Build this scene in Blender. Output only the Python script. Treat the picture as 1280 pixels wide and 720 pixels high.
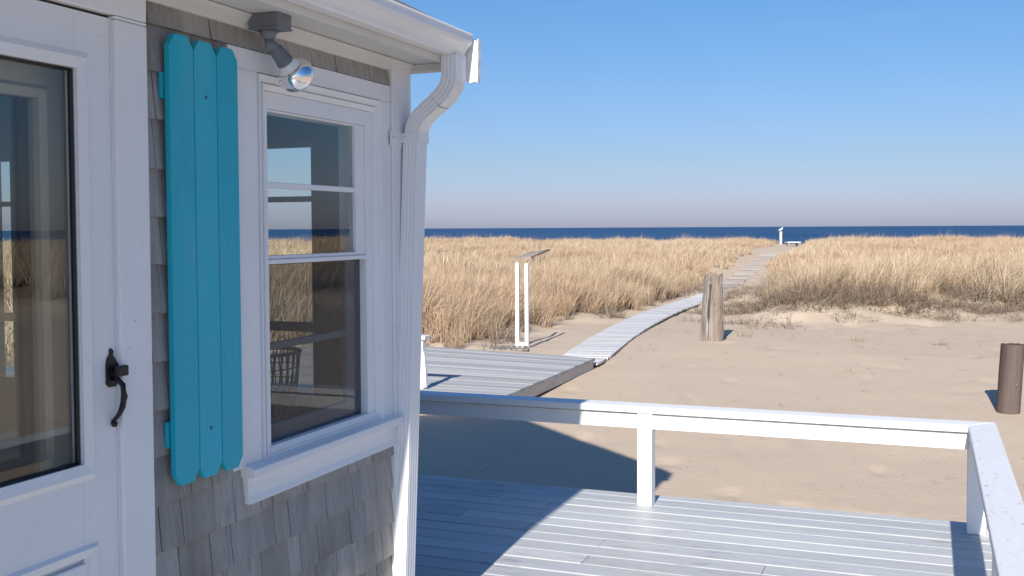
import bpy, bmesh, math, random
import numpy as np
from mathutils import Vector, Matrix, noise as mnoise
R = math.radians
random.seed(7); rng = np.random.default_rng(11)
for o in list(bpy.data.objects): bpy.data.objects.remove(o)
scene = bpy.context.scene
COL = scene.collection

# ------------------------------------------------------------------ camera
F, HEYE, ROLL, DROP = 1330.0, 1.57, R(0.30), 50.0
cam_d = bpy.data.cameras.new('camera'); cam = bpy.data.objects.new('camera', cam_d); COL.objects.link(cam)
th = math.atan(DROP / F)
fw = Vector((0, math.cos(th), -math.sin(th))); r0 = Vector((1, 0, 0)); u0 = r0.cross(fw)
ri = r0 * math.cos(ROLL) - u0 * math.sin(ROLL); up = r0 * math.sin(ROLL) + u0 * math.cos(ROLL)
m = Matrix((ri, up, -fw)).transposed().to_4x4(); m.translation = (0, 0, HEYE); cam.matrix_world = m
cam_d.sensor_width = 36; cam_d.lens = 36 * F / 1280; cam_d.shift_y = -(360 - 335) / 1280.0
cam_d.clip_start = 0.05; cam_d.clip_end = 120000
scene.camera = cam
# ------------------------------------------------------------------ world + sun
SUN_AZ, SUN_EL = 17.0, 29.0            # azimuth the light travels towards (right of +Y), elevation
w = bpy.data.worlds.new('World'); scene.world = w; w.use_nodes = True
nt = w.node_tree; nt.nodes.clear()
sky = nt.nodes.new('ShaderNodeTexSky'); sky.sky_type = 'NISHITA'; sky.sun_disc = False
sky.sun_elevation = R(SUN_EL); sky.sun_rotation = R(180 + SUN_AZ)
sky.altitude = 0; sky.air_density = 1.0; sky.dust_density = 0.6; sky.ozone_density = 2.2
bg = nt.nodes.new('ShaderNodeBackground'); bg.inputs['Strength'].default_value = 0.096
wo = nt.nodes.new('ShaderNodeOutputWorld')
tc = nt.nodes.new('ShaderNodeTexCoord'); mp = nt.nodes.new('ShaderNodeMapping'); mp.inputs['Scale'].default_value = (3, 3, 34)
nz = nt.nodes.new('ShaderNodeTexNoise'); nz.inputs['Scale'].default_value = 1.7; nz.inputs['Detail'].default_value = 5
cr = nt.nodes.new('ShaderNodeMapRange'); cr.inputs[1].default_value = .6; cr.inputs[2].default_value = .85; cr.inputs[4].default_value = .10
sx = nt.nodes.new('ShaderNodeSeparateXYZ'); rp = nt.nodes.new('ShaderNodeValToRGB'); els = [(-1, (.41, .44, .74)), (.5, (.41, .44, .74)), (3.6, (.37, .43, .61)), (8.4, (.35, .465, .64)), (11.8, (.327, .487, .666)), (30, (.36, .58, .86)), (90, (.40, .70, 1.0))]
rp.color_ramp.elements[0].position = 0; rp.color_ramp.elements[0].color = (*els[0][1], 1)
rp.color_ramp.elements[1].position = 1; rp.color_ramp.elements[1].color = (*els[-1][1], 1)
for e_, c_ in els[1:-1]:
    q_ = rp.color_ramp.elements.new(math.sin(R(e_))); q_.color = (*c_, 1)
ml = nt.nodes.new('ShaderNodeMixRGB'); ml.blend_type = 'MULTIPLY'; ml.inputs[0].default_value = 1
mx = nt.nodes.new('ShaderNodeMixRGB'); mx.inputs[2].default_value = (3.2, 3.6, 4.6, 1)
L = nt.links.new
L(tc.outputs['Generated'], mp.inputs[0]); L(mp.outputs[0], nz.inputs['Vector']); L(nz.outputs[0], cr.inputs[0])
L(tc.outputs['Generated'], sx.inputs[0]); L(sx.outputs[2], rp.inputs[0]); L(sky.outputs[0], ml.inputs[1]); L(rp.outputs[0], ml.inputs[2]); L(cr.outputs[0], mx.inputs[0]); L(ml.outputs[0], mx.inputs[1]); L(mx.outputs[0], bg.inputs[0]); L(bg.outputs[0], wo.inputs[0])
sd = bpy.data.lights.new('sun', 'SUN'); sd.energy = 4.2; sd.angle = R(.53); sd.color = (1, .93, .83)
sun = bpy.data.objects.new('sun', sd); COL.objects.link(sun)
trav = Vector((math.sin(R(SUN_AZ)) * math.cos(R(SUN_EL)), math.cos(R(SUN_AZ)) * math.cos(R(SUN_EL)), -math.sin(R(SUN_EL))))
sun.rotation_euler = trav.to_track_quat('-Z', 'Y').to_euler(); sun.location = (0, 0, 12)
vs = scene.view_settings; vs.view_transform = 'Standard'; vs.look = 'None'; vs.exposure = 0.84; vs.gamma = 1; vs.use_curve_mapping = False
scene.render.engine = 'CYCLES'
scene.cycles.max_bounces = 8; scene.cycles.transparent_max_bounces = 16

# ------------------------------------------------------------------ frames and helpers
AL = R(21.3); CX, CY = -0.4724, 4.7681
D2 = (math.sin(AL), math.cos(AL)); N2 = (math.cos(AL), -math.sin(AL))
def HW(q, s, z=0.0):                                   # cottage frame -> world
    return Vector((CX + q * N2[0] + s * D2[0], CY + q * N2[1] + s * D2[1], z))

KH = .865                                             # the cottage is measured at a larger unit: scale it about eye height
OFQ = (KH - 1) * (CX * N2[0] + CY * N2[1]); OFS = (KH - 1) * (CX * D2[0] + CY * D2[1])
XF = {'on': False}
def xf(p):
    return (KH * p[0] + OFQ, KH * p[1] + OFS, HEYE + KH * (p[2] - HEYE)) if XF['on'] else tuple(p)
class T:                                               # a thing: an Empty at its base that parents its parts
    def __init__(self, name, label, cat, base=(0, 0, 0), house=True, group=None):
        o = bpy.data.objects.new(name, None); COL.objects.link(o); o.empty_display_size = .1
        base = xf(base); self.o = o; self.base = Vector(base); self.house = house
        if house: o.location = HW(*base); o.rotation_euler = (0, 0, -AL)
        else: o.location = base
        o['label'] = label; o['category'] = cat
        if group: o['group'] = group

class B:                                               # collects geometry, builds ONE mesh object
    def __init__(self): self.v = []; self.f = []; self.t = []; self.sm = []
    def add(self, vs, fs, tone=.5, smooth=False):
        k = len(self.v); self.v += [tuple(p) for p in vs]; self.t += [tone] * len(vs)
        self.f += [tuple(k + i for i in f) for f in fs]; self.sm += [smooth] * len(fs)
    def box(self, x0, x1, y0, y1, z0, z1, tone=.5):
        self.add([(x, y, z) for z in (z0, z1) for y in (y0, y1) for x in (x0, x1)],
                 [(0, 2, 3, 1), (4, 5, 7, 6), (0, 1, 5, 4), (2, 6, 7, 3), (0, 4, 6, 2), (1, 3, 7, 5)], tone)
    def prism(self, poly, a0, a1, axis='y', tone=.5, smooth=False):   # poly in the two other axes
        n = len(poly)
        def pt(p, a):
            return {'x': (a, p[0], p[1]), 'y': (p[0], a, p[1]), 'z': (p[0], p[1], a)}[axis]
        vs = [pt(p, a0) for p in poly] + [pt(p, a1) for p in poly]
        fs = [tuple(range(n))[::-1], tuple(range(n, 2 * n))] + [(i, (i + 1) % n, n + (i + 1) % n, n + i) for i in range(n)]
        self.add(vs, fs, tone, smooth)
    def tube(self, path, rad, n=12, tone=.5, cap=True, smooth=True, prof=None, up=(0, 0, 1)):
        path = [Vector(p) for p in path]; m_ = len(path)
        rad = [rad] * m_ if not hasattr(rad, '__len__') else rad
        vs = []
        for i, p in enumerate(path):
            t = (path[min(i + 1, m_ - 1)] - path[max(i - 1, 0)]).normalized()
            u = Vector(up)
            if abs(u.dot(t)) > .95: u = Vector((0, 1, 0)) if abs(t.y) < .9 else Vector((1, 0, 0))
            a = t.cross(u).normalized(); b = a.cross(t)
            if prof: pr = prof
            else: pr = [(math.cos(2 * math.pi * j / n), math.sin(2 * math.pi * j / n)) for j in range(n)]
            vs += [p + a * (c * rad[i]) + b * (s_ * rad[i]) for c, s_ in pr]
        n = len(prof) if prof else n
        fs = [(i * n + j, i * n + (j + 1) % n, (i + 1) * n + (j + 1) % n, (i + 1) * n + j) for i in range(m_ - 1) for j in range(n)]
        if cap: fs += [tuple(range(n))[::-1], tuple((m_ - 1) * n + j for j in range(n))]
        self.add(vs, fs, tone, smooth)
    def build(self, name, mat, parent=None, bevel=0, at=None, kind=None, label=None):
        base = Vector((0, 0, 0))
        if isinstance(parent, T): base = parent.base
        me = bpy.data.meshes.new(name)
        me.from_pydata([tuple(Vector(xf(p)) - base) for p in self.v], [], self.f)
        a = me.attributes.new('tone', 'FLOAT', 'POINT'); a.data.foreach_set('value', self.t)
        me.polygons.foreach_set('use_smooth', self.sm)
        bm = bmesh.new(); bm.from_mesh(me); bmesh.ops.recalc_face_normals(bm, faces=bm.faces); bm.to_mesh(me); bm.free()
        me.materials.append(mat); o = bpy.data.objects.new(name, me); COL.objects.link(o)
        if parent is not None:
            o.parent = parent.o if isinstance(parent, T) else parent
        if bevel:
            md = o.modifiers.new('bevel', 'BEVEL'); md.width = bevel; md.segments = 2; md.limit_method = 'ANGLE'; md.angle_limit = R(40)
        if kind: o['kind'] = kind
        if label: o['label'] = label
        return SubRef(o, base)
class SubRef(T):
    def __init__(self, o, base): self.o = o; self.base = base; self.house = True
def tag(o, label, cat, group=None):
    o['label'] = label; o['category'] = cat
    if group: o['group'] = group

# ------------------------------------------------------------------ materials
def newmat(name):
    m_ = bpy.data.materials.new(name); m_.use_nodes = True; t_ = m_.node_tree
    return m_, t_, t_.nodes['Principled BSDF']
def nd(t_, ty, **kw):
    n_ = t_.nodes.new(ty)
    for k, v in kw.items():
        if k in n_.inputs: n_.inputs[k].default_value = v
        else: setattr(n_, k, v)
    return n_
def coords(t_, scale=(1, 1, 1), kind='Object'):
    c = nd(t_, 'ShaderNodeTexCoord'); p = nd(t_, 'ShaderNodeMapping'); p.inputs['Scale'].default_value = scale
    t_.links.new(c.outputs[kind], p.inputs[0]); return p.outputs[0]
def noise(t_, vec, scale, detail=4, rough=.55, lo=.35, hi=.65, to=(0, 1)):
    n_ = nd(t_, 'ShaderNodeTexNoise', Scale=scale, Detail=detail, Roughness=rough); t_.links.new(vec, n_.inputs['Vector'])
    r_ = nd(t_, 'ShaderNodeMapRange'); r_.inputs[1].default_value = lo; r_.inputs[2].default_value = hi
    r_.inputs[3].default_value, r_.inputs[4].default_value = to
    t_.links.new(n_.outputs[0], r_.inputs[0]); return r_.outputs[0]
def mix(t_, fac, a, b, mode='MIX'):
    n_ = nd(t_, 'ShaderNodeMixRGB', blend_type=mode)
    for i, x in ((0, fac), (1, a), (2, b)):
        if isinstance(x, (int, float)): n_.inputs[i].default_value = x
        elif isinstance(x, tuple): n_.inputs[i].default_value = (*x, 1) if len(x) == 3 else x
        else: t_.links.new(x, n_.inputs[i])
    return n_.outputs[0]
def math_(t_, op, a, b=0.0):
    n_ = nd(t_, 'ShaderNodeMath', operation=op)
    for i, x in ((0, a), (1, b)):
        if isinstance(x, (int, float)): n_.inputs[i].default_value = x
        else: t_.links.new(x, n_.inputs[i])
    return n_.outputs[0]
def bump(t_, p, h, strength=.3, dist=.01):
    b_ = nd(t_, 'ShaderNodeBump', Strength=strength, Distance=dist); t_.links.new(h, b_.inputs['Height']); t_.links.new(b_.outputs[0], p.inputs['Normal'])
def tone_attr(t_):
    return nd(t_, 'ShaderNodeAttribute', attribute_name='tone').outputs['Fac']

def paint(name, col, rough=.5, grime=(.35, .33, .30), amt=.25, grain=(1, 1, 1), gs=1.0, bs=.15, spec=.4, crack=False):
    m_, t_, p = newmat(name)
    v = coords(t_); vg = coords(t_, grain)
    big = noise(t_, v, 3.0, 5, .6, .45, .75, (0, amt))
    spot = noise(t_, v, 60, 3, .6, .66, .74, (0, amt * 1.5))
    c = mix(t_, math_(t_, 'MAXIMUM', big, spot), col, tuple(a * g for a, g in zip(col, (.72, .71, .68))))
    c = mix(t_, math_(t_, 'MULTIPLY', tone_attr(t_), .12), c, (0, 0, 0))
    sp = noise(t_, v, 42, 2, .5, .765, .79, (0, .7)); c = mix(t_, sp, c, tuple(a * .3 for a in col))
    if crack:
        ck = noise(t_, coords(t_, (1, 1, .035)), 42, 3, .5, .70, .73, (0, .55)); c = mix(t_, ck, c, tuple(a * .25 for a in col))
        fd = noise(t_, coords(t_, (1, 1, .25)), 9, 5, .65, .5, .8, (0, .35)); c = mix(t_, fd, c, (.12, .46, .52))
    t_.links.new(c, p.inputs['Base Color']); p.inputs['Roughness'].default_value = rough
    p.inputs['Specular IOR Level'].default_value = spec
    g = noise(t_, vg, 40 * gs, 4, .6, .2, .8); bump(t_, p, g, bs, .002)
    return m_
M = {}
M['white'] = paint('white_paint', (.85, .85, .85), grain=(1, 1, .12))
M['white_rail'] = paint('rail_paint', (.80, .80, .79), grain=(.15, 1, 1), amt=.2)
M['metal_white'] = paint('white_aluminium', (.84, .84, .84), rough=.32, amt=.22, bs=.03)
M['teal'] = paint('teal_paint', (.014, .44, .58), rough=.5, grain=(1, 1, .06), amt=.28, bs=.5, crack=True)
M['iron'] = paint('black_iron', (.012, .012, .013), rough=.45, amt=.2, bs=.4)
M['grey_metal'] = paint('grey_cast_metal', (.19, .205, .23), rough=.5, amt=.5, bs=.2)
M['cream'] = paint('cream_paint', (.50, .42, .32), amt=.3, grain=(1, 1, .1))
M['bluegrey'] = paint('blue_grey_sash_paint', (.70, .74, .80), amt=.2)
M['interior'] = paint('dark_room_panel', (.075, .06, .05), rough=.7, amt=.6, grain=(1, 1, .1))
M['brass'] = paint('aged_brass', (.12, .08, .04), rough=.35)
M['soffit'] = paint('soffit_paint', (.72, .71, .68), amt=.3, grain=(1, .1, 1))

def wood(name, a, b_, c_, grain, scale=30, rough=.75, tonemix=.5, bs=.6, stain=None, stain_amt=(.56, .66)):
    m_, t_, p = newmat(name)
    vg = coords(t_, grain)
    g = noise(t_, vg, scale, 6, .65, .3, .7)
    g2 = noise(t_, vg, scale * .22, 3, .6, .35, .65)
    c = mix(t_, g, a, b_); c = mix(t_, math_(t_, 'MULTIPLY', g2, .55), c, c_)
    tn = tone_attr(t_)
    mr = nd(t_, 'ShaderNodeMapRange'); mr.inputs[3].default_value = 1 - tonemix; mr.inputs[4].default_value = 1 + tonemix * .55
    t_.links.new(tn, mr.inputs[0])
    vm = nd(t_, 'ShaderNodeVectorMath', operation='SCALE'); t_.links.new(c, vm.inputs[0]); t_.links.new(mr.outputs[0], vm.inputs['Scale'])
    c = vm.outputs[0]
    if stain:
        v = coords(t_, stain[1])
        st = noise(t_, v, stain[2], 7, .75, stain_amt[0], stain_amt[1], (0, .7))
        big = noise(t_, coords(t_), .9, 3, .5, .42, .62)
        c = mix(t_, math_(t_, 'MULTIPLY', st, big), c, stain[0])
        sp = noise(t_, v if False else coords(t_), 26, 2, .5, .76, .78, (0, .8)); c = mix(t_, sp, c, tuple(a * .35 for a in stain[0]))
    t_.links.new(c, p.inputs['Base Color']); p.inputs['Roughness'].default_value = rough; p.inputs['Specular IOR Level'].default_value = .25
    bump(t_, p, g, bs, .002)
    return m_
M['shingle'] = wood('weathered_cedar_shingle', (.45, .435, .42), (.31, .30, .285), (.34, .30, .25), (1, 1, .07), 55, .85, .2, .9,
                    stain=((.17, .145, .12), (1, 1, .3), 5.0), stain_amt=(.47, .62))
M['deck'] = wood('worn_grey_deck_paint', (.49, .505, .515), (.41, .425, .445), (.43, .44, .43), (.05, 1, 1), 30, .5, .16, .35,
                 stain=((.13, .12, .11), (.35, 1.8, 1), 10.0), stain_amt=(.53, .64))
M['platform'] = wood('weathered_platform_boards', (.46, .46, .47), (.36, .36, .37), (.40, .39, .37), (.06, 1, 1), 40, .8, .22, .5)
M['oldwood'] = wood('old_grey_timber', (.33, .29, .25), (.20, .17, .14), (.25, .22, .19), (.3, .3, 1), 20, .85, .3, .7)
M['walk'] = wood('bleached_boardwalk', (.60, .60, .61), (.50, .50, .51), (.50, .48, .45), (1, 1, 1), 20, .8, .16, .4)
M['sunk'] = wood('sand_worn_path_boards', (.36, .33, .31), (.30, .275, .255), (.45, .38, .31), (1, 1, 1), 9, .85, .35, .5)
M['drift'] = wood('silver_driftwood', (.36, .335, .325), (.075, .06, .055), (.26, .20, .15), (1, 1, .07), 16, .9, .3, 1.0, stain=((.10, .07, .05), (1, 1, .12), 9.0), stain_amt=(.46, .56))
M['rot'] = wood('brown_rotting_timber', (.105, .066, .05), (.02, .013, .011), (.17, .14, .13), (1, 1, .10), 16, .9, .3, 1.0)
M['wire'] = paint('green_grey_wire', (.16, .22, .21), rough=.35)
M['feather'] = paint('white_feather', (.8, .8, .8))
M['roof'] = paint('grey_roof_shingle', (.16, .15, .15), rough=.9, amt=.6, bs=.8)

def glass_mat(name, tint=(.95, .97, .96), f0=.05, body=0.0):
    m_ = bpy.data.materials.new(name); m_.use_nodes = True; t_ = m_.node_tree; t_.nodes.clear()
    out = nd(t_, 'ShaderNodeOutputMaterial'); tr = nd(t_, 'ShaderNodeBsdfTransparent'); tr.inputs[0].default_value = (*tint, 1)
    gl = nd(t_, 'ShaderNodeBsdfGlossy', Roughness=.0)
    lw = nd(t_, 'ShaderNodeLayerWeight', Blend=.5)
    p5 = math_(t_, 'POWER', lw.outputs['Facing'], 4.0); f = math_(t_, 'ADD', math_(t_, 'MULTIPLY', p5, .9), f0)
    ms = nd(t_, 'ShaderNodeMixShader'); t_.links.new(f, ms.inputs[0]); t_.links.new(tr.outputs[0], ms.inputs[1]); t_.links.new(gl.outputs[0], ms.inputs[2])
    last = ms.outputs[0]
    if body:
        df = nd(t_, 'ShaderNodeBsdfDiffuse'); df.inputs[0].default_value = (.06, .065, .07, 1)
        m2 = nd(t_, 'ShaderNodeMixShader'); m2.inputs[0].default_value = body
        t_.links.new(last, m2.inputs[1]); t_.links.new(df.outputs[0], m2.inputs[2]); last = m2.outputs[0]
    t_.links.new(last, out.inputs[0]); return m_
M['glass'] = glass_mat('window_glass', f0=.06)
M['screen'] = glass_mat('insect_screen', tint=(.95, .95, .95), f0=.0, body=.36)
mm, t_, p = newmat('mirror_chrome'); p.inputs['Metallic'].default_value = 1; p.inputs['Base Color'].default_value = (.9, .9, .9, 1); p.inputs['Roughness'].default_value = .03; M['chrome'] = mm
mm, t_, p = newmat('clear_bulb_glass'); p.inputs['Base Color'].default_value = (.85, .85, .82, 1); p.inputs['Roughness'].default_value = .12; M['bulb'] = mm

# ------------------------------------------------------------------ terrain
def vnoise(x, y, seed=0):
    r_ = np.random.default_rng(seed); tab = r_.random((256, 256))
    xi = np.floor(x).astype(int); yi = np.floor(y).astype(int); fx = x - xi; fy = y - yi
    fx = fx * fx * (3 - 2 * fx); fy = fy * fy * (3 - 2 * fy)
    g = lambda i, j: tab[i % 256, j % 256]
    return (g(xi, yi) * (1 - fx) + g(xi + 1, yi) * fx) * (1 - fy) + (g(xi, yi + 1) * (1 - fx) + g(xi + 1, yi + 1) * fx) * fy
def fbm(x, y, sc, oc=3, seed=0):
    v = 0; a = 1; tot = 0
    for k in range(oc): v = v + a * (vnoise(x / sc * 2 ** k + 17.3 * k, y / sc * 2 ** k - 9.1 * k, seed + k) - .5); tot += a; a *= .5
    return v / tot * 2
POLYL = [(-1.27, 16.3), (-.96, 15.9), (-.55, 16.3), (-.30, 17.9), (.1, 18.8), (.68, 20.6), (1.25, 20.6), (1.89, 21.4), (2.3, 22.7), (3.0, 24.4), (3.9, 26.6),
         (5.2, 30.2), (7.4, 38.5), (10.9, 49), (15.2, 61), (18, 72), (0, 90), (-50, 80), (-80, 30), (-60, -10), (-19, -2), (-15, 6), (-9, 12), (-5, 15.2), (-3, 16.2)]
POLYR = [(13.5, 50), (10.5, 42), (8.8, 35.5), (7.6, 31.5), (6.7, 28), (5.9, 25), (5.0, 22.6), (5.2, 20.8), (6.0, 20.3), (6.9, 20.6), (8.3, 21.3), (9.4, 21.6), (10.4, 21.6),
         (12, 20.6), (15, 19), (18, 15), (20, 9), (21, 2), (26, -8), (60, -10), (95, 20), (60, 75), (24, 80), (17.5, 63)]
def sdist(px, py, poly):
    P_ = np.array(poly, float); Q_ = np.roll(P_, -1, 0); dmin = np.full(px.shape, 1e9); ins = np.zeros(px.shape, bool)
    for (ax, ay), (bx, by) in zip(P_, Q_):
        ex, ey = bx - ax, by - ay; t = np.clip(((px - ax) * ex + (py - ay) * ey) / (ex * ex + ey * ey), 0, 1)
        dmin = np.minimum(dmin, np.hypot(px - ax - t * ex, py - ay - t * ey))
        c = ((ay > py) != (by > py)) & (px < (bx - ax) * (py - ay) / (by - ay + 1e-12) + ax); ins ^= c
    return np.where(ins, dmin, -dmin)           # positive inside
PR = np.array([(0, -.52), (6, -.52), (10, -.47), (13, -.36), (16, -.27), (26, -.26), (33, -.25), (37, -.2), (48, .24), (56, .52), (61, .60), (66, .3), (78, -2), (95, -4.2), (120, -6.5), (400, -9)])
def smooth(x): x = np.clip(x, 0, 1); return x * x * (3 - 2 * x)
def height(x, y, fine=True):
    r_ = np.hypot(x, y)
    z = np.interp(r_, PR[:, 0], PR[:, 1])
    far = 1 - smooth((r_ - 22) / 35)
    wob = .35 * fbm(x, y, 1.6, 3, 5)
    sl = sdist(x, y, POLYL) + wob; sr = sdist(x, y, POLYR) + wob
    bl = smooth((sl + .6) / 3.5); br = smooth((sr + .9) / 2.6)
    z = z + bl * (.05 + .18 * far) + br * (.05 + .42 * far)
    inside = np.maximum(bl, br)
    z = z + inside * (fbm(x, y, 9, 3, 21) * .16 + fbm(x, y, 2.2, 2, 31) * .09) * np.where(r_ > 75, 0, 1)
    z = z + (1 - inside) * (fbm(x, y, 3.5, 2, 41) * .035) * np.where(r_ > 75, 0, 1)
    edge = np.exp(-((sr + .3) / 1.1) ** 2) * far
    z = z + edge * (fbm(x, y, .6, 3, 51) * .15 + fbm(x, y, 2.1, 2, 53) * .10)
    z = z + fbm(x, y, 4.5, 2, 91) * .16 * np.exp(-((r_ - 57) / 9) ** 2) * inside
    edgeL = np.exp(-((sl + .2) / .8) ** 2) * far
    z = z + edgeL * fbm(x, y, .7, 2, 57) * .07
    if fine: z = z + fbm(x, y, .42, 2, 61) * .005 + np.clip(fbm(x, y, .34, 1, 71) - .62, 0, 1) * -.07
    # sand under the cottage and its decks stays low
    q = (x - CX) * N2[0] + (y - CY) * N2[1]; s = (x - CX) * D2[0] + (y - CY) * D2[1]
    dk = smooth((3.4 - q) / .8) * smooth((2.3 - s) / .6)
    z = np.minimum(z, z * (1 - dk) + dk * -.56)
    pf = smooth((-1.6 - q) / .5) * smooth((9.9 - s) / .4) * smooth((s - 1) / 2)
    z = np.minimum(z, z * (1 - pf) + pf * np.minimum(z, -.33))
    return z, inside
az = np.concatenate([np.arange(-180, -32, 3.0), np.arange(-32, -8, .4), np.arange(-8, 30, .11), np.arange(30, 80, .5), np.arange(80, 180, 3.0)])
rr = 1.5 * (1.0108 ** np.arange(0, 430)); rr = rr[rr < 150]
A_, R_ = np.meshgrid(np.radians(az), rr)
X_, Y_ = R_ * np.sin(A_), R_ * np.cos(A_)
Z_, IN_ = height(X_, Y_)
nr, na = X_.shape
verts = np.stack([X_.ravel(), Y_.ravel(), Z_.ravel()], 1)
ii = np.arange(nr * na).reshape(nr, na)
a_ = ii[:-1]; b_ = ii[1:]
fc = np.stack([a_, np.roll(a_, -1, 1), np.roll(b_, -1, 1), b_], -1).reshape(-1, 4)
fc = fc[:, ::-1]
me = bpy.data.meshes.new('ground')
cidx = len(verts); verts = np.vstack([verts, [[0, 0, -.55]]])
tri = [(int(ii[0, (j + 1) % na]), int(ii[0, j]), cidx) for j in range(na)]
me.from_pydata(verts.tolist(), [], fc.tolist() + tri)
at = me.attributes.new('veg', 'FLOAT', 'POINT'); at.data.foreach_set('value', np.append(IN_.ravel(), 0).astype(np.float32))
me.polygons.foreach_set('use_smooth', [True] * len(me.polygons))
mg, t_, p = newmat('dune_sand')
wv = coords(t_)
n1 = noise(t_, wv, 1.1, 5, .6, .3, .7); n2 = noise(t_, wv, 260, 2, .6, .25, .75); n3 = noise(t_, wv, 9, 6, .65, .3, .7)
c = mix(t_, n1, (.555, .45, .34), (.515, .415, .315)); c = mix(t_, math_(t_, 'MULTIPLY', n2, .35), c, (.36, .28, .20)); c = mix(t_, math_(t_, 'MULTIPLY', n3, .25), c, (.55, .46, .35))
pep = noise(t_, wv, 20, 2, .5, .70, .73); c = mix(t_, math_(t_, 'MULTIPLY', pep, .5), c, (.16, .12, .08))
vg = nd(t_, 'ShaderNodeAttribute', attribute_name='veg').outputs['Fac']
lit = noise(t_, wv, 3.2, 6, .7, .35, .6); thr = nd(t_, 'ShaderNodeMapRange'); thr.inputs[1].default_value = .45; thr.inputs[2].default_value = .95
t_.links.new(vg, thr.inputs[0])
litter = mix(t_, noise(t_, wv, 30, 4, .7), (.30, .215, .125), (.17, .12, .07))
c = mix(t_, math_(t_, 'MULTIPLY', thr.outputs[0], math_(t_, 'ADD', math_(t_, 'MULTIPLY', lit, .5), .5)), c, litter)
t_.links.new(c, p.inputs['Base Color']); p.inputs['Roughness'].default_value = .95; p.inputs['Specular IOR Level'].default_value = .1
hh = math_(t_, 'ADD', math_(t_, 'MULTIPLY', noise(t_, wv, 14, 6, .75, 0, 1), 1.3), math_(t_, 'MULTIPLY', n2, .12))
bump(t_, p, hh, .5, .012)
me.materials.append(mg); g_o = bpy.data.objects.new('ground', me); COL.objects.link(g_o); g_o['kind'] = 'structure'
# sea
ms_, t_, p = newmat('sea_water'); wv = coords(t_, (.35, 1, 1))
s1 = noise(t_, wv, .02, 6, .6, .35, .65)
p.inputs['Roughness'].default_value = .45; p.inputs['Specular IOR Level'].default_value = .12
t_.links.new(mix(t_, s1, (.009, .040, .105), (.022, .074, .165)), p.inputs['Base Color'])
bump(t_, p, noise(t_, coords(t_), .35, 5, .6, 0, 1), .6, .6)
b = B(); N_ = 64; RS = 60000
b.v = [(RS * math.sin(2 * math.pi * k / N_), RS * math.cos(2 * math.pi * k / N_), -4.6) for k in range(N_)]; b.t = [.5] * N_; b.f = [tuple(range(N_))[::-1]]; b.sm = [False]
b.build('sea', ms_, kind='structure')
def gz(x, y): return float(height(np.array([float(x)]), np.array([float(y)]), True)[0][0])

# ------------------------------------------------------------------ dune grass (stuff)
def grass_mat(name, a, b_, c_, dark):
    m_, t_, p = newmat(name)
    ti = nd(t_, 'ShaderNodeAttribute', attribute_name='tint', attribute_type='INSTANCER').outputs['Fac']
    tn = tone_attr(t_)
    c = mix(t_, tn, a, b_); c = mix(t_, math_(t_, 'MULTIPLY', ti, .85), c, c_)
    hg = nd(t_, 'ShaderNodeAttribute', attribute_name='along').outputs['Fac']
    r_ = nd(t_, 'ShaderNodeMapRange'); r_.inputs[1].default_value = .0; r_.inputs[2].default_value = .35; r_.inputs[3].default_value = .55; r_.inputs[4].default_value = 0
    t_.links.new(hg, r_.inputs[0]); c = mix(t_, r_.outputs[0], c, dark)  # blade feet coloured darker, painting in the shade inside the clump
    t_.links.new(c, p.inputs['Base Color']); p.inputs['Roughness'].default_value = .7; p.inputs['Specular IOR Level'].default_value = .2
    out = t_.nodes['Material Output']; tr = nd(t_, 'ShaderNodeBsdfTranslucent'); t_.links.new(c, tr.inputs[0])
    ms = nd(t_, 'ShaderNodeMixShader'); ms.inputs[0].default_value = .12
    t_.links.new(p.outputs[0], ms.inputs[1]); t_.links.new(tr.outputs[0], ms.inputs[2]); t_.links.new(ms.outputs[0], out.inputs[0])
    return m_
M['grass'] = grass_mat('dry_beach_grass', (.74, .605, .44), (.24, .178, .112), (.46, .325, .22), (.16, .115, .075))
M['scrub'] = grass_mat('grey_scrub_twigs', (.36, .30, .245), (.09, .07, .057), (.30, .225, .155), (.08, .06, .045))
def tuft_mesh(name, n, hmin, hmax, base, spread, wid, lean, mat, seed, segs=3, flop=.5):
    r_ = random.Random(seed); V = []; Fs = []; tn = []; al_ = []
    for k in range(n):
        a = r_.uniform(0, 2 * math.pi); rad = base * math.sqrt(r_.random()); bx, by = rad * math.cos(a), rad * math.sin(a)
        da = a + r_.gauss(0, .7); hgt = r_.uniform(hmin, hmax); out = r_.uniform(.05, spread) + (r_.random() < .15) * flop
        lx, ly = math.cos(da) * out + lean[0] + r_.gauss(0, .06), math.sin(da) * out + lean[1] + r_.gauss(0, .06)
        fa = r_.uniform(0, math.pi); wx, wy = math.cos(fa) * wid / 2, math.sin(fa) * wid / 2
        t0 = r_.random(); k0 = len(V); dx, dy = lx, ly
        for j in range(segs + 1):
            t = j / segs; c_ = t ** 1.8; ww = 1 - t ** 2 * .85
            px = bx + dx * hgt * c_; py = by + dy * hgt * c_; pz = hgt * (t - .42 * t ** 3 * min(1.6, math.hypot(dx, dy))) - .03
            V += [(px - wx * ww, py - wy * ww, pz), (px + wx * ww, py + wy * ww, pz)]; tn += [t0, t0]; al_ += [t, t]
        Fs += [(k0 + 2 * j, k0 + 2 * j + 1, k0 + 2 * j + 3, k0 + 2 * j + 2) for j in range(segs)]
    me = bpy.data.meshes.new(name); me.from_pydata(V, [], Fs)
    a = me.attributes.new('tone', 'FLOAT', 'POINT'); a.data.foreach_set('value', tn)
    a = me.attributes.new('along', 'FLOAT', 'POINT'); a.data.foreach_set('value', al_)
    me.materials.append(mat); return me
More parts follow.
